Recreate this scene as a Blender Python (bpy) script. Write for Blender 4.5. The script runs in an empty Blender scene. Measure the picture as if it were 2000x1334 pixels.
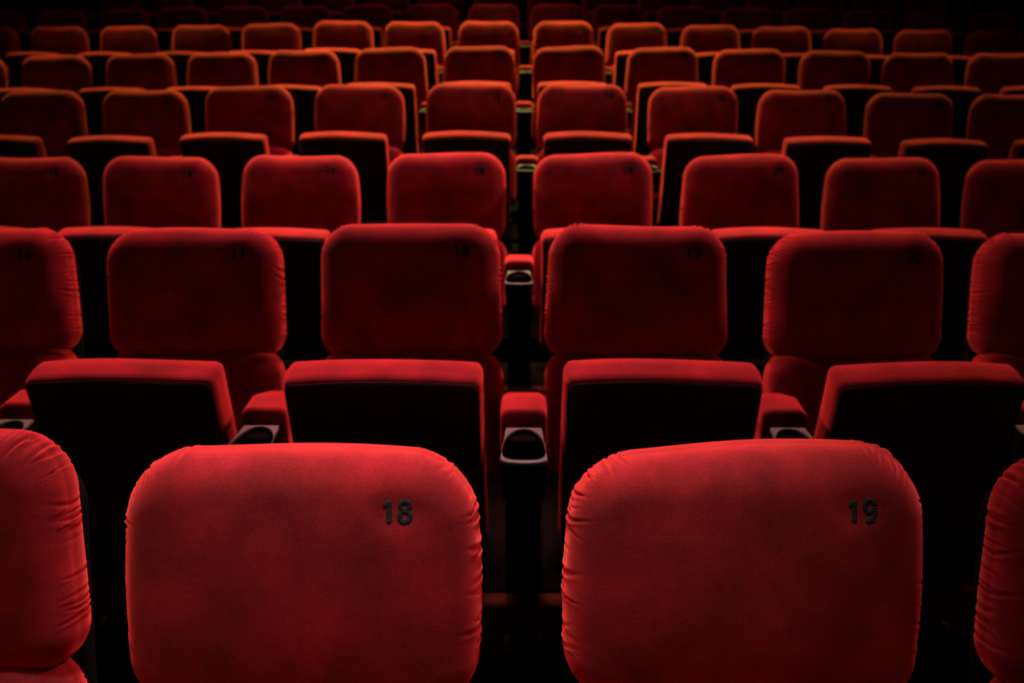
import bpy, math, random
import numpy as np
from mathutils import Vector, Matrix, Euler

# ------------------------------------------------------------------ camera
S = bpy.context.scene
COL = S.collection
F = 1700.0                      # focal length in pixels of the 2000 px wide frame
PHI = math.atan(686.0 / F)      # camera looks down by this much
PSI = math.radians(0.69)        # and a touch to the left
CAM = np.array([0.0, 0.0, 1.52])
cam_d = bpy.data.cameras.new('camera')
cam = bpy.data.objects.new('camera', cam_d)
COL.objects.link(cam)
cam.location = CAM
cam.rotation_euler = (math.pi / 2 - PHI, 0, PSI)
cam_d.sensor_width = 36.0
cam_d.lens = F * 36.0 / 2000.0
cam_d.clip_start = 0.05
cam_d.dof.use_dof = True
cam_d.dof.focus_distance = 1.13
cam_d.dof.aperture_fstop = 4.6
cam_d.dof.aperture_blades = 0
S.camera = cam

# ------------------------------------------------------------------ world, exposure
w = bpy.data.worlds.new('dark_hall')
S.world = w
w.use_nodes = True
bg = w.node_tree.nodes['Background']
bg.inputs[0].default_value = (1.0, 0.75, 0.6, 1)
bg.inputs[1].default_value = 0.0015
S.view_settings.view_transform = 'Standard'
S.view_settings.look = 'None'
S.view_settings.gamma = 1.0
S.view_settings.exposure = 0.0
S.view_settings.use_curve_mapping = False

# ------------------------------------------------------------------ ceiling lamps and an added front fill
def spot(name, loc, target, power, color, angle, blend=1.0, size=0.25):
    d = bpy.data.lights.new(name, 'SPOT')
    d.energy = power
    d.color = color
    d.spot_size = math.radians(angle)
    d.spot_blend = blend
    d.shadow_soft_size = size
    o = bpy.data.objects.new(name, d)
    COL.objects.link(o)
    o.location = loc
    v = Vector(target) - Vector(loc)
    o.rotation_euler = v.to_track_quat('-Z', 'Y').to_euler()
    return o

WARM = (1.0, 1.0, 0.22)
ROSE = (1.0, 0.32, 0.44)
RED = (1.0, 0.52, 0.42)
NEUT = (1.0, 0.95, 0.82)
spot('ceiling_spot_front', (-0.08, 1.36, 3.6), (-0.10, 0.90, 0.95), 385, NEUT, 32, 0.9)
spot('ceiling_spot_front', (-0.15, 0.50, 3.6), (-0.12, 0.80, 0.90), 95, NEUT, 26, 1.0)
spot('ceiling_spot_stalls', (-0.1, 4.1, 4.6), (-0.38, 2.6, 0.9), 560, ROSE, 51, 0.9)
spot('ceiling_spot_stalls', (-2.3, 4.8, 4.6), (-1.7, 3.1, 0.9), 370, RED, 46, 0.8)
spot('ceiling_spot_stalls', (2.3, 4.8, 4.6), (1.45, 3.2, 0.9), 250, RED, 42, 0.8)
spot('ceiling_spot_stalls', (0.0, 5.4, 4.8), (0.0, 3.9, 0.9), 600, RED, 50, 0.8)
for sx, pw in ((-3.1, 900), (0.0, 2300), (3.1, 620)):
    spot('ceiling_spot_middle', (sx - 0.2, 8.4, 5.2), (sx * 0.72 - 0.2, 6.1, 1.0), pw, WARM, 54, 0.9)
spot('ceiling_spot_side', (-2.1, 2.9, 3.0), (-0.46, 1.15, 0.8), 360, ROSE, 28)
spot('ceiling_spot_side', (2.1, 2.9, 3.0), (-0.14, 1.15, 0.8), 360, ROSE, 26)
spot('ceiling_spot_side', (-3.2, 4.2, 3.2), (0.25, 2.5, 0.8), 560, RED, 31)
spot('ceiling_spot_side', (3.2, 4.2, 3.2), (-0.45, 2.5, 0.8), 560, RED, 31)
spot('ceiling_spot_back', (-1.0, 10.6, 5.6), (-0.8, 8.6, 1.0), 110, ROSE, 100)
ad = bpy.data.lights.new('front_fill', 'AREA'); ad.shape = 'RECTANGLE'; ad.size = 12.0; ad.size_y = 5.0  # unseen fill light added before the seats to lift the blacks
ad.energy = 24.0; ad.color = (1.0, 0.72, 0.55)
ao = bpy.data.objects.new('front_fill', ad); COL.objects.link(ao)
ao.location = (0, -6.0, 3.6); ao.rotation_euler = (math.radians(80), 0, 0)

# ------------------------------------------------------------------ materials
def mat(name):
    m = bpy.data.materials.new(name)
    m.use_nodes = True
    return m, m.node_tree, m.node_tree.nodes['Principled BSDF']

def velvet(name, dark, light, edge, tint, sheen=1.0, fine=1700.0, bump=0.35):
    m, nt, p = mat(name)
    N, L = nt.nodes, nt.links
    tc = N.new('ShaderNodeTexCoord')
    inf = N.new('ShaderNodeObjectInfo')
    add = N.new('ShaderNodeVectorMath'); add.operation = 'ADD'
    sc = N.new('ShaderNodeVectorMath'); sc.operation = 'SCALE'
    comb = N.new('ShaderNodeCombineXYZ')
    L.new(inf.outputs['Random'], comb.inputs[0]); L.new(inf.outputs['Random'], comb.inputs[2])
    L.new(comb.outputs[0], sc.inputs[0]); sc.inputs['Scale'].default_value = 37.0
    L.new(tc.outputs['Object'], add.inputs[0]); L.new(sc.outputs[0], add.inputs[1])
    nap = N.new('ShaderNodeTexNoise'); nap.inputs['Scale'].default_value = 9.0
    nap.inputs['Detail'].default_value = 5.0; nap.inputs['Roughness'].default_value = 0.6
    L.new(add.outputs[0], nap.inputs['Vector'])
    fib = N.new('ShaderNodeTexNoise'); fib.inputs['Scale'].default_value = fine
    fib.inputs['Detail'].default_value = 2.0
    L.new(tc.outputs['Object'], fib.inputs['Vector'])
    r1 = N.new('ShaderNodeMapRange')
    r1.inputs['From Min'].default_value = 0.28; r1.inputs['From Max'].default_value = 0.72
    L.new(nap.outputs['Fac'], r1.inputs['Value'])
    r2 = N.new('ShaderNodeMapRange')
    r2.inputs['From Min'].default_value = 0.38; r2.inputs['From Max'].default_value = 0.62
    L.new(fib.outputs['Fac'], r2.inputs['Value'])
    mx = N.new('ShaderNodeMath'); mx.operation = 'MULTIPLY_ADD'
    L.new(r2.outputs[0], mx.inputs[0]); mx.inputs[1].default_value = 0.55
    s2 = N.new('ShaderNodeMath'); s2.operation = 'MULTIPLY'
    L.new(r1.outputs[0], s2.inputs[0]); s2.inputs[1].default_value = 0.45
    L.new(s2.outputs[0], mx.inputs[2])
    cr = N.new('ShaderNodeMix'); cr.data_type = 'RGBA'
    cr.inputs['A'].default_value = (*dark, 1); cr.inputs['B'].default_value = (*light, 1)
    L.new(mx.outputs[0], cr.inputs['Factor'])
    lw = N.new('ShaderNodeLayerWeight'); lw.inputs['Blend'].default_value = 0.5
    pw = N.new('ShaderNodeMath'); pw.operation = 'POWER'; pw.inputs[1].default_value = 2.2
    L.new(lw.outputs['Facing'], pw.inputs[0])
    hv = N.new('ShaderNodeMix'); hv.data_type = 'RGBA'  # rim sheen put into the base colour, brighter at grazing view angles
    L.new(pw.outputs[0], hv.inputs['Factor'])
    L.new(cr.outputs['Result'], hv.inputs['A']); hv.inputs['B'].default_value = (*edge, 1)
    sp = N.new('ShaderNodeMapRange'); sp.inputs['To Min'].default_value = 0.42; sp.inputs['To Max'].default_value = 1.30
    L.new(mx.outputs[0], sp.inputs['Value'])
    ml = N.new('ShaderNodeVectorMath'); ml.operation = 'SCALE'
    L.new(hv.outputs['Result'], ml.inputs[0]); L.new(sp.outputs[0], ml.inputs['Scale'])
    L.new(ml.outputs[0], p.inputs['Base Color'])
    b = N.new('ShaderNodeBump'); b.inputs['Strength'].default_value = bump
    b.inputs['Distance'].default_value = 0.0011
    L.new(fib.outputs['Fac'], b.inputs['Height'])
    L.new(b.outputs[0], p.inputs['Normal'])
    p.inputs['Roughness'].default_value = 0.9
    p.inputs['Specular IOR Level'].default_value = 0.12
    p.inputs['Sheen Weight'].default_value = sheen
    p.inputs['Sheen Roughness'].default_value = 0.35
    p.inputs['Sheen Tint'].default_value = (*tint, 1)
    return m

def plain(name, col, rough=0.5, metal=0.0, noise=0.0, scale=40.0, spec=0.5):
    m, nt, p = mat(name)
    p.inputs['Base Color'].default_value = (*col, 1)
    p.inputs['Roughness'].default_value = rough
    p.inputs['Metallic'].default_value = metal
    p.inputs['Specular IOR Level'].default_value = spec
    if noise:
        N, L = nt.nodes, nt.links
        tc = N.new('ShaderNodeTexCoord')
        n = N.new('ShaderNodeTexNoise'); n.inputs['Scale'].default_value = scale
        n.inputs['Detail'].default_value = 4
        L.new(tc.outputs['Object'], n.inputs['Vector'])
        mx = N.new('ShaderNodeMix'); mx.data_type = 'RGBA'
        mx.inputs['A'].default_value = (*[c * (1 - noise) for c in col], 1)
        mx.inputs['B'].default_value = (*[min(1, c * (1 + noise)) for c in col], 1)
        L.new(n.outputs['Fac'], mx.inputs['Factor'])
        L.new(mx.outputs['Result'], p.inputs['Base Color'])
    return m

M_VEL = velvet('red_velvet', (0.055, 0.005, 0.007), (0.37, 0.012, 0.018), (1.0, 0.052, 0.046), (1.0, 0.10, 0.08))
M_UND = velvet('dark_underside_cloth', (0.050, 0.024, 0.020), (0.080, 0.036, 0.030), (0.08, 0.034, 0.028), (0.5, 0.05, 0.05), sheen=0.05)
M_PIPE = plain('dark_red_piping', (0.05, 0.004, 0.005), 0.9, spec=0.2)
M_THREAD = plain('black_embroidery', (0.009, 0.010, 0.008), 0.85, noise=0.4, scale=900, spec=0.3)
M_SHELL = plain('black_plastic_shell', (0.008, 0.006, 0.006), 0.9, spec=0.03)
M_STEEL = plain('black_steel', (0.008, 0.0055, 0.005), 1.0, spec=0.0)
M_RIM = plain('warm_grey_metal', (0.12, 0.098, 0.075), 0.5, 0.2, noise=0.15, scale=120)
M_CUP = plain('black_cup_well', (0.008, 0.006, 0.005), 1.0, spec=0.0)
M_FLOOR = plain('dark_carpet', (0.005, 0.003, 0.0025), 1.0, noise=0.5, scale=220, spec=0.0)
M_WALL = plain('dark_wall_paint', (0.020, 0.012, 0.010), 0.9, noise=0.3, scale=3, spec=0.1)
M_PIL = plain('taupe_plaster', (0.10, 0.075, 0.055), 0.85, spec=0.1)

def wood():
    m, nt, p = mat('brown_wood')
    N, L = nt.nodes, nt.links
    tc = N.new('ShaderNodeTexCoord')
    mp = N.new('ShaderNodeMapping'); mp.inputs['Scale'].default_value = (1.5, 14, 14)
    n = N.new('ShaderNodeTexNoise'); n.inputs['Scale'].default_value = 5; n.inputs['Detail'].default_value = 6
    n.inputs['Distortion'].default_value = 1.2
    L.new(tc.outputs['Object'], mp.inputs[0]); L.new(mp.outputs[0], n.inputs['Vector'])
    cr = N.new('ShaderNodeMix'); cr.data_type = 'RGBA'
    cr.inputs['A'].default_value = (0.03, 0.006, 0.003, 1); cr.inputs['B'].default_value = (0.16, 0.034, 0.014, 1)
    L.new(n.outputs['Fac'], cr.inputs['Factor']); L.new(cr.outputs['Result'], p.inputs['Base Color'])
    p.inputs['Roughness'].default_value = 0.85
    p.inputs['Specular IOR Level'].default_value = 0.02
    return m
M_WOOD = wood()

# ------------------------------------------------------------------ helpers
def new_mesh(name, V, Fc, material, smooth=True):
    me = bpy.data.meshes.new(name)
    me.from_pydata([tuple(v) for v in np.asarray(V, float).tolist()], [], Fc)
    me.materials.append(material)
    if smooth:
        me.polygons.foreach_set('use_smooth', [True] * len(me.polygons))
    me.update()
    return me

def link(name, me, parent=None, **props):
    o = bpy.data.objects.new(name, me)
    COL.objects.link(o)
    if parent is not None:
        o.parent = parent
    for k, v in props.items():
        o[k] = v
    return o

def lathe_rings(rings, cap0=True, cap1=True):
    """rings: list of (n,3) arrays, closed loops; joined into one skin."""
    n = len(rings[0])
    V = np.concatenate(rings)
    Fc = []
    for r in range(len(rings) - 1):
        a = r * n; b = a + n
        for i in range(n):
            j = (i + 1) % n
            Fc.append((a + i, a + j, b + j, b + i))
    if cap0: Fc.append(tuple(range(n - 1, -1, -1)))
    if cap1: Fc.append(tuple(range((len(rings) - 1) * n, len(rings) * n)))
    return V, Fc

def rbox(x0, x1, y0, y1, z0, z1, r=0.006, seg=3):
    """rounded-edge box, returned as V, F (rings stacked along z)"""
    def loop(ins, z):
        hx = (x1 - x0) / 2 - ins; hy = (y1 - y0) / 2 - ins
        rr = max(r * 1.2 - ins, 0.0004); cx = (x0 + x1) / 2; cy = (y0 + y1) / 2
        pts = []
        for q, (sx, sy) in enumerate(((1, 1), (-1, 1), (-1, -1), (1, -1))):
            for k in range(seg + 1):
                a = math.pi / 2 * (q + k / seg)
                pts.append((cx + sx * (hx - rr) + rr * math.cos(a), cy + sy * (hy - rr) + rr * math.sin(a), z))
        return np.array(pts)
    rings = []
    for k in range(seg + 1):
        t = math.pi / 2 * k / seg
        rings.append(loop(r * (1 - math.sin(t)), z0 + r * (1 - math.cos(t))))
    for k in range(seg + 1):
        t = math.pi / 2 * k / seg
        rings.append(loop(r * (1 - math.cos(t)), z1 - r * (1 - math.sin(t))))
    return lathe_rings(rings)

def join(parts):
    V = []; Fc = []; o = 0
    for v, f in parts:
        V.append(np.asarray(v, float)); Fc += [tuple(i + o for i in q) for q in f]; o += len(v)
    return np.concatenate(V), Fc

# ------------------------------------------------------------------ upholstered pads
def outline(hw, hh, rt, rb, n):
    """rounded rectangle, n points evenly spaced by arc, in (x, z), with inward normals and inset method"""
    segs = []
    def line(p, q): segs.append(('l', p, q, math.dist(p, q)))
    def arc(c, r, a0, a1): segs.append(('a', c, r, a0, a1, abs(a1 - a0) * r))
    line((-hw + rt, hh), (hw - rt, hh)); arc((hw - rt, hh - rt), rt, math.pi / 2, 0)
    line((hw, hh - rt), (hw, -hh + rb)); arc((hw - rb, -hh + rb), rb, 0, -math.pi / 2)
    line((hw - rb, -hh), (-hw + rb, -hh)); arc((-hw + rb, -hh + rb), rb, -math.pi / 2, -math.pi)
    line((-hw, -hh + rb), (-hw, hh - rt)); arc((-hw + rt, hh - rt), rt, math.pi, math.pi / 2)
    tot = sum(s[-1] for s in segs)
    P = np.zeros((n, 2)); Nn = np.zeros((n, 2)); A = np.arange(n) / n * tot
    for i, a in enumerate(A):
        for s in segs:
            if a <= s[-1] + 1e-9: break
            a -= s[-1]
        t = a / s[-1] if s[-1] > 0 else 0
        if s[0] == 'l':
            p, q = s[1], s[2]
            P[i] = (p[0] + (q[0] - p[0]) * t, p[1] + (q[1] - p[1]) * t)
            d = ((q[0] - p[0]) / s[3], (q[1] - p[1]) / s[3])
            Nn[i] = (d[1], -d[0])
        else:
            ang = s[3] + (s[4] - s[3]) * t
            Nn[i] = (-math.cos(ang), -math.sin(ang))
            P[i] = (s[1][0] + s[2] * math.cos(ang), s[1][1] + s[2] * math.sin(ang))
    return P, Nn, A, tot

def pad(seed, hw, hh, rt, rb, T, rin, rdep, crown, n=260, nroll=8, nin=9, creases=14, amp=0.004,
        taper=0.0, wave=0.003, back_r=0.012, topcrown=0.0, dimple=None, inner_pow=2.2, slope=0.0):
    """pillow facing -y: front at y about -crown, seam rolls back to y=T"""
    rnd = random.Random(seed)
    P, Nn, A, tot = outline(hw, hh, rt, rb, n)
    ins, dep, w = [], [], []
    for k in range(4):                      # rear edge
        t = math.pi / 2 * k / 3
        ins.append(back_r * (1 - math.sin(t))); dep.append(T - back_r * (1 - math.cos(t))); w.append(0.3)
    m = max(3, nroll // 2)
    for k in range(1, m):                   # side wall
        dep.append(T - back_r + (rdep - (T - back_r)) * k / m); ins.append(-0.002 * math.sin(math.pi * k / m)); w.append(0.5 + 0.5 * k / m)
    for k in range(nroll + 1):              # front roll
        t = math.pi / 2 * k / nroll
        ins.append(rin * (1 - math.cos(t))); dep.append(rdep * (1 - math.sin(t))); w.append(1.0 - 0.75 * k / nroll)
    ins = np.array(ins); dep = np.array(dep); w = np.array(w)
    # creases gathered at the seam: (arc, width, depth, reach, skew)
    cr = []
    for k in range(creases):
        side = rnd.choice((-1, 1))
        top_len = 2 * (hw - rt)
        if side > 0: a = top_len + rnd.uniform(0.05, 1.0) ** 1.3 * (math.pi * rt / 2 + 2 * hh - rt - rb)
        else: a = tot - rnd.uniform(0.05, 1.0) ** 1.3 * (math.pi * rt / 2 + 2 * hh - rt - rb)
        cr.append((a, rnd.uniform(0.0012, 0.0032), rnd.uniform(0.2, 1.0) ** 1.5 * amp, rnd.uniform(0.006, 0.030), rnd.uniform(-0.5, 0.5)))
    R = []
    for i in range(len(ins)):
        Q = P + Nn * ins[i]
        y = np.full(n, dep[i])
        disp = np.zeros(n)
        s_in = max(ins[i], 0) + max(0.0, (rdep - dep[i])) * 0.6
        for (a, sg, am, reach, sk) in cr:
            d = A - (a + sk * s_in)
            d = (d + tot / 2) % tot - tot / 2
            fall = math.exp(-(s_in / reach) ** 2) * min(1.0, w[i] + 0.25)
            disp += am * fall * (-np.exp(-(d / sg) ** 2) + 0.45 * np.exp(-((np.abs(d) - 2.2 * sg) / (1.3 * sg)) ** 2))
        Q = Q - Nn * disp[:, None]
        y = y - disp * 0.6 * (1 - dep[i] / max(T, 1e-6))
        R.append(np.column_stack([Q[:, 0], y, Q[:, 1]]))
    base = R[-1]
    for k in range(1, nin + 1):
        s = (1 - k / (nin + 0.35))
        q = base.copy(); q[:, 0] *= s; q[:, 2] *= s
        R.append(q)
    V, Fc = lathe_rings(R, True, False)
    nb = len(R) - 1
    V = np.vstack([V, [[0, 0, 0]]])
    c = len(V) - 1
    for i in range(n):
        Fc.append((nb * n + i, nb * n + (i + 1) % n, c))
    # crown and slow undulation
    u = np.clip(np.abs(V[:, 0]) / (hw), 0, 1); v = np.clip(np.abs(V[:, 2]) / (hh), 0, 1)
    front = np.clip(1 - V[:, 1] / T, 0, 1)
    V[:, 1] -= crown * (1 - u ** inner_pow) * (1 - v ** inner_pow) * front
    for k in range(5):
        fx, fz = rnd.uniform(4, 16), rnd.uniform(4, 16); ph = rnd.uniform(0, 6.28)
        V[:, 1] += front * 0.0011 * np.sin(V[:, 0] * fx + V[:, 2] * fz + ph) * (1 - u ** 4) * (1 - v ** 4)
    if dimple:
        dx, dz, dr, dd = dimple
        V[:, 1] += dd * front * np.exp(-(((V[:, 0] - dx) / dr) ** 2 + ((V[:, 2] - dz) / (dr * 0.8)) ** 2) ** 1.5)
    # outline irregularity
    t = V[:, 2] / hh
    V[:, 0] *= 1 - taper * np.clip((t + 0.3) / 1.3, 0, 1) ** 1.6
    x = V[:, 0] / hw
    a1, a2, ph = rnd.uniform(-1, 1), rnd.uniform(-1, 1), rnd.uniform(0, 6.28)
    V[:, 2] += np.clip(t, 0, 1) ** 2 * (slope * x + wave * (a1 * x * 0.8 + a2 * np.sin(3.1 * x + ph)) + topcrown * (1 - x ** 2))
    V[:, 0] += wave * 0.6 * np.sin(2.4 * t + ph) * np.sign(V[:, 0]) * np.abs(x)
    return V, Fc

# ------------------------------------------------------------------ embroidered digits
def arcp(cx, cy, rx, ry, a0, a1, k=14):
    return [(cx + rx * math.cos(math.radians(a0 + (a1 - a0) * i / k)), cy + ry * math.sin(math.radians(a0 + (a1 - a0) * i / k))) for i in range(k + 1)]
DIG = {   # strokes in a cell 0.56 wide, 1 high
    '0': [arcp(0.30, 0.5, 0.21, 0.42, 90, 450, 28)],
    '1': [[(0.10, 0.70), (0.20, 0.76), (0.30, 0.90)], [(0.31, 0.92), (0.31, 0.5), (0.31, 0.06)]],
    '2': [arcp(0.29, 0.70, 0.20, 0.22, 170, -35, 14) + [(0.30, 0.36), (0.10, 0.09)], [(0.10, 0.08), (0.50, 0.08)]],
    '3': [arcp(0.27, 0.71, 0.19, 0.20, 160, -85, 14), arcp(0.27, 0.29, 0.21, 0.22, 85, -160, 14)],
    '4': [[(0.38, 0.92), (0.08, 0.32), (0.52, 0.32)], [(0.40, 0.60), (0.40, 0.06)]],
    '5': [[(0.48, 0.92), (0.16, 0.92), (0.13, 0.55)], arcp(0.27, 0.33, 0.21, 0.25, 120, -150, 16)],
    '6': [arcp(0.29, 0.30, 0.20, 0.23, 0, 360, 22), [(0.10, 0.34), (0.18, 0.62), (0.38, 0.92)]],
    '7': [[(0.08, 0.92), (0.50, 0.92), (0.36, 0.55), (0.22, 0.06)]],
    '8': [arcp(0.29, 0.71, 0.175, 0.185, 90, 450, 22), arcp(0.29, 0.29, 0.21, 0.215, 90, 450, 24)],
    '9': [arcp(0.29, 0.68, 0.19, 0.24, 0, 360, 22), [(0.48, 0.68), (0.48, 0.36), (0.42, 0.15), (0.28, 0.08), (0.14, 0.15)]],
}
def number_geo(text, h=0.0305, wst=0.0074, th=0.0022):
    parts = []
    adv = 0.65 * h
    x0 = -adv * len(text) / 2
    for ci, ch in enumerate(text):
        for st in DIG[ch]:
            pts = np.array(st, float)
            # resample
            d = np.r_[0, np.cumsum(np.hypot(*np.diff(pts, axis=0).T))]
            m = max(4, int(d[-1] / 0.045))
            tt = np.linspace(0, d[-1], m)
            pts = np.column_stack([np.interp(tt, d, pts[:, 0]), np.interp(tt, d, pts[:, 1])]) * h
            tg = np.gradient(pts, axis=0); tg /= np.linalg.norm(tg, axis=1)[:, None] + 1e-9
            nn = np.column_stack([-tg[:, 1], tg[:, 0]])
            rings = []
            for i in range(m):
                ring = []
                endk = 0.75 if i in (0, m - 1) else 1.0
                for k in range(8):
                    a = 2 * math.pi * k / 8
                    o = nn[i] * math.cos(a) * wst / 2 * endk
                    ring.append((pts[i, 0] + o[0] + x0 + ci * adv, -math.sin(a) * th / 2, pts[i, 1] + o[1] - h / 2))
                rings.append(np.array(ring))
            parts.append(lathe_rings(rings))
    return join(parts)

# ------------------------------------------------------------------ the seat's own coordinates
P_PITCH = 0.56
PAD_HW, PAD_HH = 0.2265, 0.164
REC = math.radians(16)                 # recline of the upper pad
PAD_C = (0.080, 0.815)                 # y, z of the pad's front centre
NUM_XZ = (0.130, 0.102)
CUSH_TOP, CUSH_BOT = (-0.360, 0.775), (-0.290, 0.337)

def make_pad(seed, hi, slope=0.0):
    k = dict(n=800, nroll=16, nin=26, creases=54) if hi else dict(n=200, nroll=7, nin=8, creases=12)
    return pad(seed, PAD_HW, PAD_HH, 0.078, 0.062, 0.085, 0.050, 0.045, 0.020, taper=0.055, wave=0.0045,
               amp=0.0040 if hi else 0.003, topcrown=0.003,
               dimple=(NUM_XZ[0], NUM_XZ[1], 0.030, 0.0035), slope=slope, **k)

def make_number(text, padV):
    V, Fc = number_geo(text)
    V[:, 0] += NUM_XZ[0]; V[:, 2] += NUM_XZ[1]
    fr = padV[padV[:, 1] < 0.03]
    fr = fr[(np.abs(fr[:, 0] - NUM_XZ[0]) < 0.06) & (np.abs(fr[:, 2] - NUM_XZ[1]) < 0.06)]
    for i in range(len(V)):
        d = (fr[:, 0] - V[i, 0]) ** 2 + (fr[:, 2] - V[i, 2]) ** 2
        j = np.argpartition(d, 16)[:16]
        wt = 1 / (d[j] + 4e-6)
        V[i, 1] += (fr[j, 1] * wt).sum() / wt.sum() + 0.0002
    return new_mesh('seat_number', V, Fc, M_THREAD)

def mesh_pad(seed, hi, slope=0.0):
    V, Fc = make_pad(seed, hi, slope)
    return new_mesh('backrest_pad', V, Fc, M_VEL), V

def mesh_lumbar(seed, hi):
    V, Fc = pad(seed, 0.229, 0.155, 0.075, 0.035, 0.10, 0.060, 0.065, 0.018, taper=0.02, wave=0.003,
                n=400 if hi else 160, nroll=12 if hi else 6, nin=14 if hi else 6, creases=18 if hi else 8, amp=0.005)
    return new_mesh('lumbar_pad', V, Fc, M_VEL)

def mesh_cushion(seed, hi):
    V, Fc = pad(seed, 0.200, 0.225, 0.017, 0.018, 0.082, 0.010, 0.022, 0.004, wave=0.002, back_r=0.016, topcrown=0.010,
                n=300 if hi else 140, nroll=6 if hi else 4, nin=10 if hi else 5, creases=14 if hi else 4, amp=0.0025)
    return new_mesh('seat_cushion', V, Fc, M_VEL)

def ring_tube(P, r, k=6):
    n = len(P); rings = []
    V = []; Fc = []
    for i in range(n):
        t = P[(i + 1) % n] - P[i - 1]; t /= np.linalg.norm(t)
        a = np.cross(t, (0, 1, 0)); a /= np.linalg.norm(a); b = np.cross(t, a)
        for q in range(k):
            an = 2 * math.pi * q / k
            V.append(P[i] + r * (math.cos(an) * a + math.sin(an) * b))
    for i in range(n):
        for q in range(k):
            Fc.append((i * k + q, i * k + (q + 1) % k, ((i + 1) % n) * k + (q + 1) % k, ((i + 1) % n) * k + q))
    return np.array(V), Fc

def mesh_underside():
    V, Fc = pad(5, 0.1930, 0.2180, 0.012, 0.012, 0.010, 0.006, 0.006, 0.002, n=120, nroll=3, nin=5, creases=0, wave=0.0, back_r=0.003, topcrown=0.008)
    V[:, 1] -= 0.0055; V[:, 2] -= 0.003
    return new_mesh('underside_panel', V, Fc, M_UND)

def mesh_piping():
    P, _, _, _ = outline(0.1935, 0.2185, 0.013, 0.013, 160)
    t = P[:, 1] / 0.225; x = P[:, 0] / 0.203
    z = P[:, 1] + np.clip(t, 0, 1) ** 2 * 0.010 * (1 - x ** 2) - 0.002
    V, Fc = ring_tube(np.column_stack([P[:, 0], np.full(len(P), -0.0030), z]), 0.0014)
    return new_mesh('piping', V, Fc, M_PIPE)

def mesh_shell():
    V, Fc = pad(9, 0.200, 0.270, 0.075, 0.03, 0.030, 0.01, 0.01, 0.0, n=120, nroll=3, nin=3, creases=0, wave=0.0, back_r=0.012)
    return new_mesh('back_shell', V, Fc, M_SHELL)

def mesh_bracket():
    parts = [rbox(-0.17, 0.17, -0.30, 0.02, 0.325, 0.352, 0.006)]
    for s in (-1, 1):
        parts.append(rbox(s * 0.15 - 0.02, s * 0.15 + 0.02, -0.27, -0.05, 0.200, 0.34, 0.006))
        parts.append(rbox(s * 0.15 - 0.015, s * 0.15 + 0.015, -0.04, 0.05, 0.33, 0.45, 0.006))
    V, Fc = join(parts)
    return new_mesh('seat_bracket', V, Fc, M_STEEL)

U_MESH, PIPE_MESH, SHELL_MESH, BR_MESH = mesh_underside(), mesh_piping(), mesh_shell(), mesh_bracket()
PADS = [mesh_pad(100 + i, False) for i in range(5)]
LUMB = [mesh_lumbar(200 + i, False) for i in range(3)]
CUSH = [mesh_cushion(300 + i, False) for i in range(4)]
NUMS = {}

ORD = {1: 'nearest', 2: 'second', 3: 'third', 4: 'fourth', 5: 'fifth', 6: 'sixth', 7: 'seventh', 8: 'eighth'}
NTH = {1: 'first', 2: 'second', 3: 'third', 4: 'fourth', 5: 'fifth', 6: 'sixth', 7: 'seventh', 8: 'eighth', 9: 'ninth', 10: 'tenth'}

def build_seat(row, k, loc, rng):
    """k: column, -1 is the seat left of the middle gap, 0 the one right of it"""
    num = 19 + k
    hi = row <= 2
    root = bpy.data.objects.new('theatre_seat', None); COL.objects.link(root)
    root.location = loc
    root.empty_display_size = 0.1
    root['category'] = 'theatre seat'
    root['group'] = 'red velvet theatre seats'
    side = 'left' if k < 0 else 'right'
    nth = NTH[-k if k < 0 else k + 1]
    rowtxt = f'{ORD[row]} row' if row > 1 else 'nearest row'
    if row <= 2:
        if (row, num) in ((1, 20), (2, 21)):
            root['label'] = f'red velvet folding theatre seat cut off by the right picture edge in the {rowtxt}'
        elif (row, num) == (1, 17):
            root['label'] = 'red velvet folding theatre seat cut off by the left picture edge in the nearest row'
        else:
            root['label'] = f'red velvet folding theatre seat with embroidered number {num} in the {rowtxt}'
    else:
        root['label'] = f'red velvet theatre seat, {ORD[row]} row from the front, {nth} {side} of the middle gap'
    if hi:
        pm, pv = mesh_pad(row * 50 + num, True, {(1, 19): 0.009, (1, 18): -0.002, (1, 17): 0.002, (2, 17): 0.004}.get((row, num), 0.0))
        lm = mesh_lumbar(row * 60 + num, True)
        cm = mesh_cushion(row * 70 + num, True)
        nm = make_number(str(num), pv)
    else:
        pm, pv = rng.choice(PADS); lm = rng.choice(LUMB); cm = rng.choice(CUSH)
        if num not in NUMS: NUMS[num] = make_number(str(num), PADS[0][1])
        nm = NUMS[num]
    j = lambda a: rng.uniform(-a, a)
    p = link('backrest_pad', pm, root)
    p.location = (0, PAD_C[0], PAD_C[1]); p.rotation_euler = (-REC + math.radians(j(0.8)), math.radians(j(0.7)), math.radians(j(0.8)))
    link('seat_number', nm, p, label='black embroidered seat number')
    l = link('lumbar_pad', lm, root)
    l.location = (0, -0.040, 0.560); l.rotation_euler = (math.radians(-27), 0, 0)
    sh = link('back_shell', SHELL_MESH, root)
    sh.location = (0, 0.150, 0.640); sh.rotation_euler = (-REC, 0, 0)
    c = link('seat_cushion', cm, root)
    cy = (CUSH_TOP[0] + CUSH_BOT[0]) / 2; cz = (CUSH_TOP[1] + CUSH_BOT[1]) / 2
    tilt = math.atan2(CUSH_BOT[0] - CUSH_TOP[0], CUSH_TOP[1] - CUSH_BOT[1])
    c.location = (j(0.003), cy + j(0.006), cz); c.rotation_euler = (tilt + math.radians(j(0.8)), math.radians(j(0.4)), math.radians(j(0.8)))
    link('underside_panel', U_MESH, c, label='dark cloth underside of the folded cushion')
    link('piping', PIPE_MESH, c)
    link('seat_bracket', BR_MESH, root)
    return root

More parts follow.
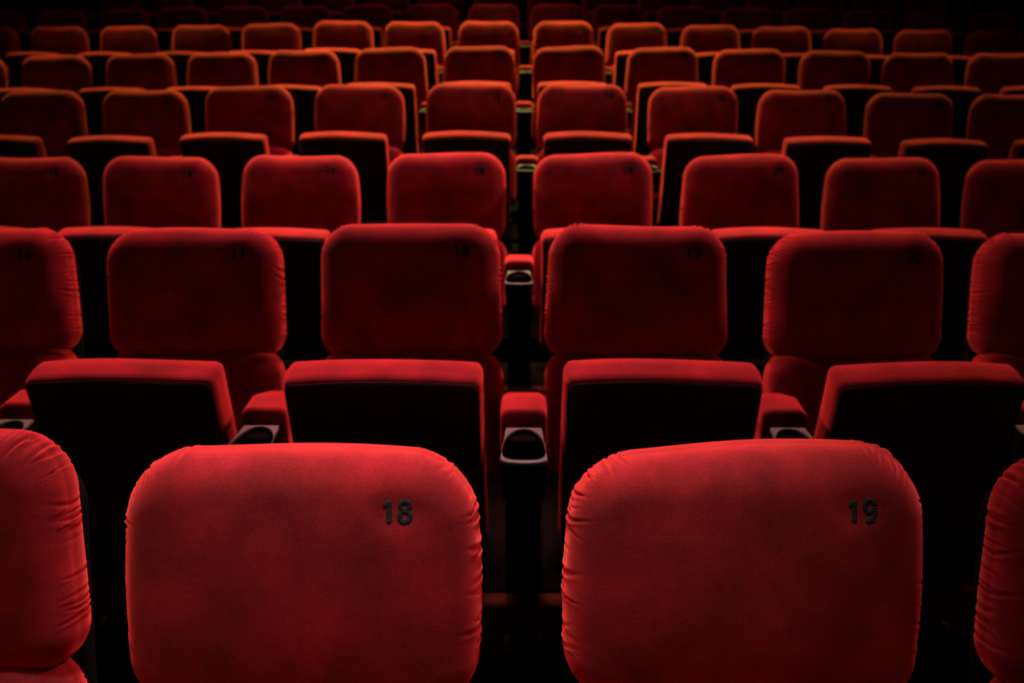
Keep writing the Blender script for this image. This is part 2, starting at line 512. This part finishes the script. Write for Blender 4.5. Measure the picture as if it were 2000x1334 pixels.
# ------------------------------------------------------------------ armrest with cup holder
def mesh_arm_pad():
    # profile along y with rounded front and back, rounded across x
    hw = 0.050
    rings = []
    prof = []       # (y, ztop, inset)
    N = 22
    y0, y1 = -0.285, -0.060
    for i in range(N + 1):
        t = i / N
        y = y0 + (y1 - y0) * (0.5 - 0.5 * math.cos(math.pi * t))
        e0 = min(1, (y - y0) / 0.013); e1 = min(1, (y1 - y) / 0.06)
        e = math.sqrt(max(0.0, 1 - (1 - e0) ** 2)) ** 0.8 * math.sqrt(max(0, 1 - (1 - e1) ** 2))
        prof.append((y, 0.648 + 0.026 * e - 0.38 * max(0, (y + 0.205)), 0.006 * (1 - e)))
    prof = [(y0, 0.640, 0.018), (y0, 0.6425, 0.008), (y0, 0.645, 0.0065)] + prof
    for (y, zt, ins) in prof:
        ring = []
        h = hw - ins; r = 0.022
        zb = 0.575 + (0.012 if ins > 0.015 else 0)
        for k in range(6):
            a = math.pi / 2 * k / 5
            ring.append((h - r + r * math.cos(a), y, min(zt, zt - r * 0.75 + r * 0.75 * math.sin(a))))
        for k in range(6):
            a = math.pi / 2 + math.pi / 2 * k / 5
            ring.append((-h + r + r * math.cos(a), y, min(zt, zt - r * 0.75 + r * 0.75 * math.sin(a))))
        ring.append((-h, y, zb)); ring.append((h, y, zb))
        rings.append(np.array(ring))
    V, Fc = lathe_rings(rings)
    return new_mesh('arm_pad', V, Fc, M_VEL)

def holder_out(s, n=64):
    """trapezoid with rounded front, s = inward offset; x, y in seat coordinates"""
    pts = []
    yb, yf = -0.302 - s * 0.6, -0.440 + s
    wb, wf = 0.0375 - s, 0.0475 - s
    pts += [(-wb + 2 * wb * i / 14, yb) for i in range(15)]
    # right side
    for i in range(1, 9):
        t = i / 9; pts.append((wb + (wf - wb) * t ** 0.8, yb + (yf - yb) * t))
    for i in range(0, 13):
        a = i / 12
        x = wf * math.cos(math.pi * a); pts.append((x, yf - 0.014 * math.sin(math.pi * a)))
    for i in range(8, 0, -1):
        t = i / 9; pts.append((-(wb + (wf - wb) * t ** 0.8), yb + (yf - yb) * t))
    return pts

def holder_hole(n=None):
    out = holder_out(0.0)
    pts = []
    cy = -0.398
    for (x, y) in out:
        a = math.atan2((y - cy) / (0.090 if y > cy else 0.040), x / 0.0435)
        ca, sa = math.cos(a), math.sin(a)
        ex, ry = (2.1, 0.090) if sa > 0 else (3.4, 0.040)
        r = (abs(ca) ** ex + abs(sa) ** ex) ** (-1 / ex)
        pts.append((0.0435 * r * ca, cy + ry * r * sa))
    return pts

def mesh_holder_rim():
    o = np.array(holder_out(0)); h = np.array(holder_hole())
    zt, zb = 0.646, 0.640
    def ring(p, z): return np.column_stack([p, np.full(len(p), z)])
    c = o.mean(axis=0)
    def shr(p, d): v = p - c; L_ = np.linalg.norm(v, axis=1)[:, None]; return p - v / L_ * d
    rings = [ring(o, zb), ring(o, zt - 0.002), ring(shr(o, 0.0015), zt), ring(shr(h, -0.001), zt), ring(h, zt - 0.0015), ring(h, zb), ring(o, zb)]
    V, Fc = lathe_rings(rings, False, False)
    # raised lip towards the front
    lipo = [(x, y) for (x, y) in holder_out(0.001) if y < -0.425]
    P = [np.array((x, y + 0.001, zt)) for (x, y) in lipo]
    rs = []
    for q, pnt in enumerate(P):
        rs.append(np.array([pnt + (0, -0.003 * math.cos(a), 0.0035 * math.sin(a)) for a in np.linspace(0, 2 * math.pi, 8, endpoint=False)]))
    v2, f2 = lathe_rings(rs)
    V, Fc = join([(V, Fc), (v2, f2)])
    return new_mesh('cup_holder_rim', V, Fc, M_RIM, smooth=False)

def mesh_cup_well():
    o = np.array(holder_out(0.002)); h = np.array(holder_hole())
    def ring(p, z): return np.column_stack([p, np.full(len(p), z)])
    c = np.array((0, -0.37))
    rings = [ring(h, 0.640), ring(c + (h - c) * 0.92, 0.565), ring(c + (h - c) * 0.2, 0.562)]
    v1, f1 = lathe_rings(rings, False, True)
    rings = [ring(o, 0.640), ring(c + (o - c) * 0.97, 0.600), ring(c + (o - c) * 0.92, 0.552), ring(c + (o - c) * 0.86, 0.546)]
    v2, f2 = lathe_rings(rings[::-1], True, False)
    V, Fc = join([(v1, f1), (v2, f2)])
    return new_mesh('cup_well', V, Fc, M_CUP, smooth=False)

def mesh_stanchion():
    V, Fc = join([rbox(-0.040, 0.040, -0.280, 0.04, 0.203, 0.582, 0.010),
                  rbox(-0.030, 0.030, -0.34, -0.27, 0.555, 0.635, 0.006)])
    return new_mesh('stanchion', V, Fc, M_STEEL)

ARM, RIM, WELL, STAN = mesh_arm_pad(), mesh_holder_rim(), mesh_cup_well(), mesh_stanchion()

def build_arm(row, k, loc):
    """k: stands to the right of column k"""
    root = bpy.data.objects.new('armrest', None); COL.objects.link(root)
    root.location = loc
    root.empty_display_size = 0.05
    root['category'] = 'armrest'
    root['group'] = 'armrests between the theatre seats'
    L_, R_ = 19 + k, 20 + k
    if k == -1:
        root['label'] = f'padded red armrest with grey-rimmed cup holder in the middle gap, {ORD[row]} row'
    elif row <= 2:
        root['label'] = f'padded red armrest with grey-rimmed cup holder between seats {L_} and {R_}, {ORD[row]} row'
    else:
        side = 'left' if k < -1 else 'right'
        n = abs(k + 1)
        root['label'] = f'red armrest with cup holder, {ORD[row]} row from the front, {NTH[n]} {side} of the middle gap'
    link('arm_pad', ARM, root)
    link('cup_holder_rim', RIM, root, label='warm grey rim around the cup hole')
    link('cup_well', WELL, root)
    link('stanchion', STAN, root)
    return root

# ------------------------------------------------------------------ rows, read off the photograph
# (left, right, top) of every backrest in pixels; first column index; pitch at the middle
ROWS = {
 1: (-2, 866, [(-502, 153, 836), (248, 935, 868), (1100, 1800, 865), (1935, 2590, 878)]),
 2: (-3, 441, [(-187, 147, 447), (212, 553, 447), (623, 983, 438), (1065, 1423, 440), (1495, 1843, 453), (1900, 2240, 460)]),
 3: (-4, 288, [(-55, 173, 307), (203, 427, 306), (473, 700, 303), (753, 990, 299), (1040, 1277, 299), (1330, 1563, 302), (1607, 1838, 308), (1883, 2108, 311)]),
 4: (-5, 217, [(-1, 168, 177), (202, 368, 176), (402, 572, 168), (615, 790, 165), (832, 1008, 163), (1047, 1228, 164), (1265, 1442, 168), (1477, 1653, 175), (1687, 1863, 182), (1892, 2063, 184)]),
 5: (-7, 175, [(-123, 12, 110), (43, 178, 108), (207, 343, 105), (367, 502, 102), (525, 663, 98), (693, 833, 93), (865, 1007, 90), (1040, 1183, 90), (1222, 1365, 92), (1393, 1532, 96), (1560, 1700, 99), (1722, 1863, 103), (1887, 2025, 104)]),
 6: (-8, 145.5, [(-75, 36, 52), (60, 173, 52), (197, 306, 51), (337, 450, 49), (473, 587, 46), (612, 728, 41), (750, 869, 42), (895, 1013, 41), (1040, 1160, 41), (1184, 1303, 45), (1328, 1446, 49), (1467, 1584, 52), (1608, 1723, 56), (1745, 1861, 58), (1883, 2000, 59)]),
 7: (-9, 123.5, [(-43, 52, 22), (77, 167, 20), (195, 295, 18), (310, 405, 14), (427, 523, 12), (549, 645, 11), (667, 765, 9), (792, 893, 8), (914, 1015, 8), (1035, 1138, 8), (1157, 1258, 9), (1283, 1383, 12), (1408, 1508, 15), (1526, 1626, 17), (1645, 1743, 20), (1765, 1863, 22), (1887, 1983, 24)]),
}
# eighth row: only the feet of its backrests enter the frame
c8 = [1022 + 106.5 * (k + 0.5) * (1 - 0.018 * ((k + 0.5) / 8) ** 2) for k in range(-8, 8)]
ROWS[8] = (-8, 106.5, [(c - 43, c + 43, -16 + 14 * ((c - 1022) / 900) ** 2) for c in c8])

fwd = np.array([-math.sin(PSI) * math.cos(PHI), math.cos(PSI) * math.cos(PHI), -math.sin(PHI)])
rgt = np.array([math.cos(PSI), math.sin(PSI), 0.0])
dwn = -np.cross(rgt, fwd)

TOP_PT = np.array([0, 0.158, 0.966])
MID_PT = np.array([0, 0.128, 0.82])
def solve(xc, ytop, pitch):
    Z = F * P_PITCH / pitch
    A = np.zeros((3, 3)); b = np.zeros(3)
    A[0] = fwd; b[0] = Z - fwd @ (MID_PT - CAM)
    A[1] = rgt; b[1] = (xc - 1000) / F * Z - rgt @ (MID_PT - CAM)
    ky = (ytop - 667) / F
    A[2] = dwn - ky * fwd; b[2] = -(dwn - ky * fwd) @ (TOP_PT - CAM)
    return np.linalg.solve(A, b)

rng = random.Random(7)
seat_pos = {}
for row, (k0, pitch0, lst) in ROWS.items():
    pos = []
    dt = 14 if row == 1 else 0
    for i, (l, r, t) in enumerate(lst):
        xc = (l + r) / 2
        q = min(abs(xc - 1022) / 750, 1.15)
        pos.append(solve(xc, t + dt, pitch0 * (1 - 0.058 * q * q)))
    seat_pos[row] = np.array(pos)

def row_fit(row):
    P = seat_pos[row]
    deg = 2
    return np.polyfit(P[:, 0], P[:, 1], deg), np.polyfit(P[:, 0], P[:, 2], deg)
FIT = {r: row_fit(r) for r in ROWS}
for r in ROWS:
    print('ROW', r, 'y0 %.3f z0 %.3f' % (np.polyval(FIT[r][0], 0), np.polyval(FIT[r][1], 0)), 'edge y,z', seat_pos[r][0].round(2), seat_pos[r][-1].round(2))

for row, (k0, pitch0, lst) in ROWS.items():
    fy, fz = FIT[row]
    P = seat_pos[row]
    for i in range(len(P)):
        x, y, z = P[i]
        build_seat(row, k0 + i, (x, y, z), rng)
    for i in range(len(P) - 1):
        a = (P[i] + P[i + 1]) / 2
        build_arm(row, k0 + i, a)

# ------------------------------------------------------------------ posts at the ends of the last row
for side, e in (('left', 0), ('right', -1)):
    p = seat_pos[8][e]
    root = bpy.data.objects.new('aisle_post', None); COL.objects.link(root)
    root.location = p + np.array([-0.36 if e == 0 else 0.40, 0.05, 0])
    root['category'] = 'post'
    root['label'] = f'dim taupe post at the {side} end of the farthest row of seats'
    V, Fc = join([rbox(-0.040, 0.040, -0.05, 0.05, 0.0, 1.18, 0.012)])
    link('shaft', new_mesh('shaft', V, Fc, M_PIL), root)
    link('base_plate', new_mesh('base_plate', *rbox(-0.07, 0.07, -0.08, 0.08, -0.002, 0.012, 0.004), M_STEEL), root)
    link('cap', new_mesh('cap', *rbox(-0.048, 0.048, -0.058, 0.058, 1.175, 1.20, 0.008), M_STEEL), root)

# ------------------------------------------------------------------ seat rails under each row
def sweep(path, y0, y1, z0, z1, r=0.008):
    """box section swept along x through (x, y, z) points"""
    rings = []
    for (x, y, z) in path:
        ring = []
        for q, (sy, sz) in enumerate(((1, 1), (-1, 1), (-1, -1), (1, -1))):
            for k in range(4):
                a = math.pi / 2 * (q + k / 3)
                cy = (y0 + y1) / 2 + sy * ((y1 - y0) / 2 - r) + r * math.cos(a)
                cz = (z0 + z1) / 2 + sz * ((z1 - z0) / 2 - r) + r * math.sin(a)
                ring.append((x, y + cy, z + cz))
        rings.append(np.array(ring))
    return lathe_rings(rings)

for row in ROWS:
    P = seat_pos[row]
    path = [tuple(P[0] - (P[1] - P[0]) * 0.45)] + [tuple(p) for p in P] + [tuple(P[-1] + (P[-1] - P[-2]) * 0.45)]
    o = P.mean(axis=0)
    path = [tuple(np.array(p) - o) for p in path]
    root = bpy.data.objects.new('seat_rail', None); COL.objects.link(root); root.location = o
    root['category'] = 'rail'
    root['label'] = f'brown wooden rail on legs running under the {ORD[row]} row of seats'
    root['group'] = 'rails under the seat rows'
    V, Fc = sweep(path, -0.268, -0.045, 0.150, 0.198, 0.012)
    link('mounting_beam', new_mesh('mounting_beam', V, Fc, M_STEEL), root)
    V, Fc = sweep(path, -0.315, -0.270, 0.172, 0.200, 0.012)
    link('top_board', new_mesh('top_board', V, Fc, M_WOOD), root)
    V, Fc = sweep(path, -0.295, -0.275, 0.095, 0.174, 0.004)
    link('front_board', new_mesh('front_board', V, Fc, M_WOOD), root)
    for i in range(len(P) - 1):
        a = (P[i] + P[i + 1]) / 2 - o
        rr = []
        for k in range(9):
            t = k / 8
            ww = 0.020 + 0.026 * (2 * t - 1) ** 2
            rr.append(np.array([(a[0] + sx * ww + 0.01 * math.sin(3 * t), a[1] - 0.19 + sy * (0.03 + 0.03 * t), a[2] + 0.173 * (1 - t) + 0.001) for sx, sy in ((1, 1), (-1, 1), (-1, -1), (1, -1))]))
        V, Fc = lathe_rings(rr)
        link('leg', new_mesh('leg', V, Fc, M_WOOD, smooth=False), root)

# ------------------------------------------------------------------ floor, walls, ceiling
xs = np.linspace(-9, 9, 61)
def row_y(r, x): return np.polyval(FIT[r][0], np.clip(x, seat_pos[r][0, 0] - .6, seat_pos[r][-1, 0] + .6))
def row_z(r, x): return np.polyval(FIT[r][1], np.clip(x, seat_pos[r][0, 0] - .3, seat_pos[r][-1, 0] + .3))
lines = []
def add_line(y, z): lines.append(np.column_stack([xs, y, z]))
add_line(np.full(61, -3.0), row_z(1, xs) * 0 - 0.002)
zr = lambda r: row_z(r, xs)
add_line(row_y(1, xs) - 0.5, zr(1)); add_line(row_y(1, xs) + 0.32, zr(1))
for r in range(2, 9):
    yb = row_y(r - 1, xs) + 0.36
    if r >= 4:
        add_line(yb, zr(r - 1)); add_line(yb + 0.004, zr(r))
    else:
        add_line(row_y(r, xs) - 0.62, zr(r))
    add_line(row_y(r, xs) + 0.30, zr(r))
add_line(np.full(61, 13.0), zr(8))
V = np.concatenate(lines); n = 61; Fc = []
for a in range(len(lines) - 1):
    for i in range(n - 1):
        Fc.append((a * n + i, a * n + i + 1, (a + 1) * n + i + 1, (a + 1) * n + i))
link('floor', new_mesh('floor', V, Fc, M_FLOOR, smooth=False), kind='structure')

def slab(name, x0, x1, y0, y1, z0, z1, m):
    V, Fc = rbox(x0, x1, y0, y1, z0, z1, 0.01)
    return link(name, new_mesh(name, V, Fc, m, smooth=False), kind='structure')
slab('wall_back', -9.2, 9.2, 13.0, 13.2, -0.5, 6.4, M_WALL)
slab('wall_left', -9.2, -9.0, -3.0, 13.0, -0.5, 6.4, M_WALL)
slab('wall_right', 9.0, 9.2, -3.0, 13.0, -0.5, 6.4, M_WALL)
slab('ceiling', -9.2, 9.2, -3.0, 13.2, 6.4, 6.6, M_WALL)
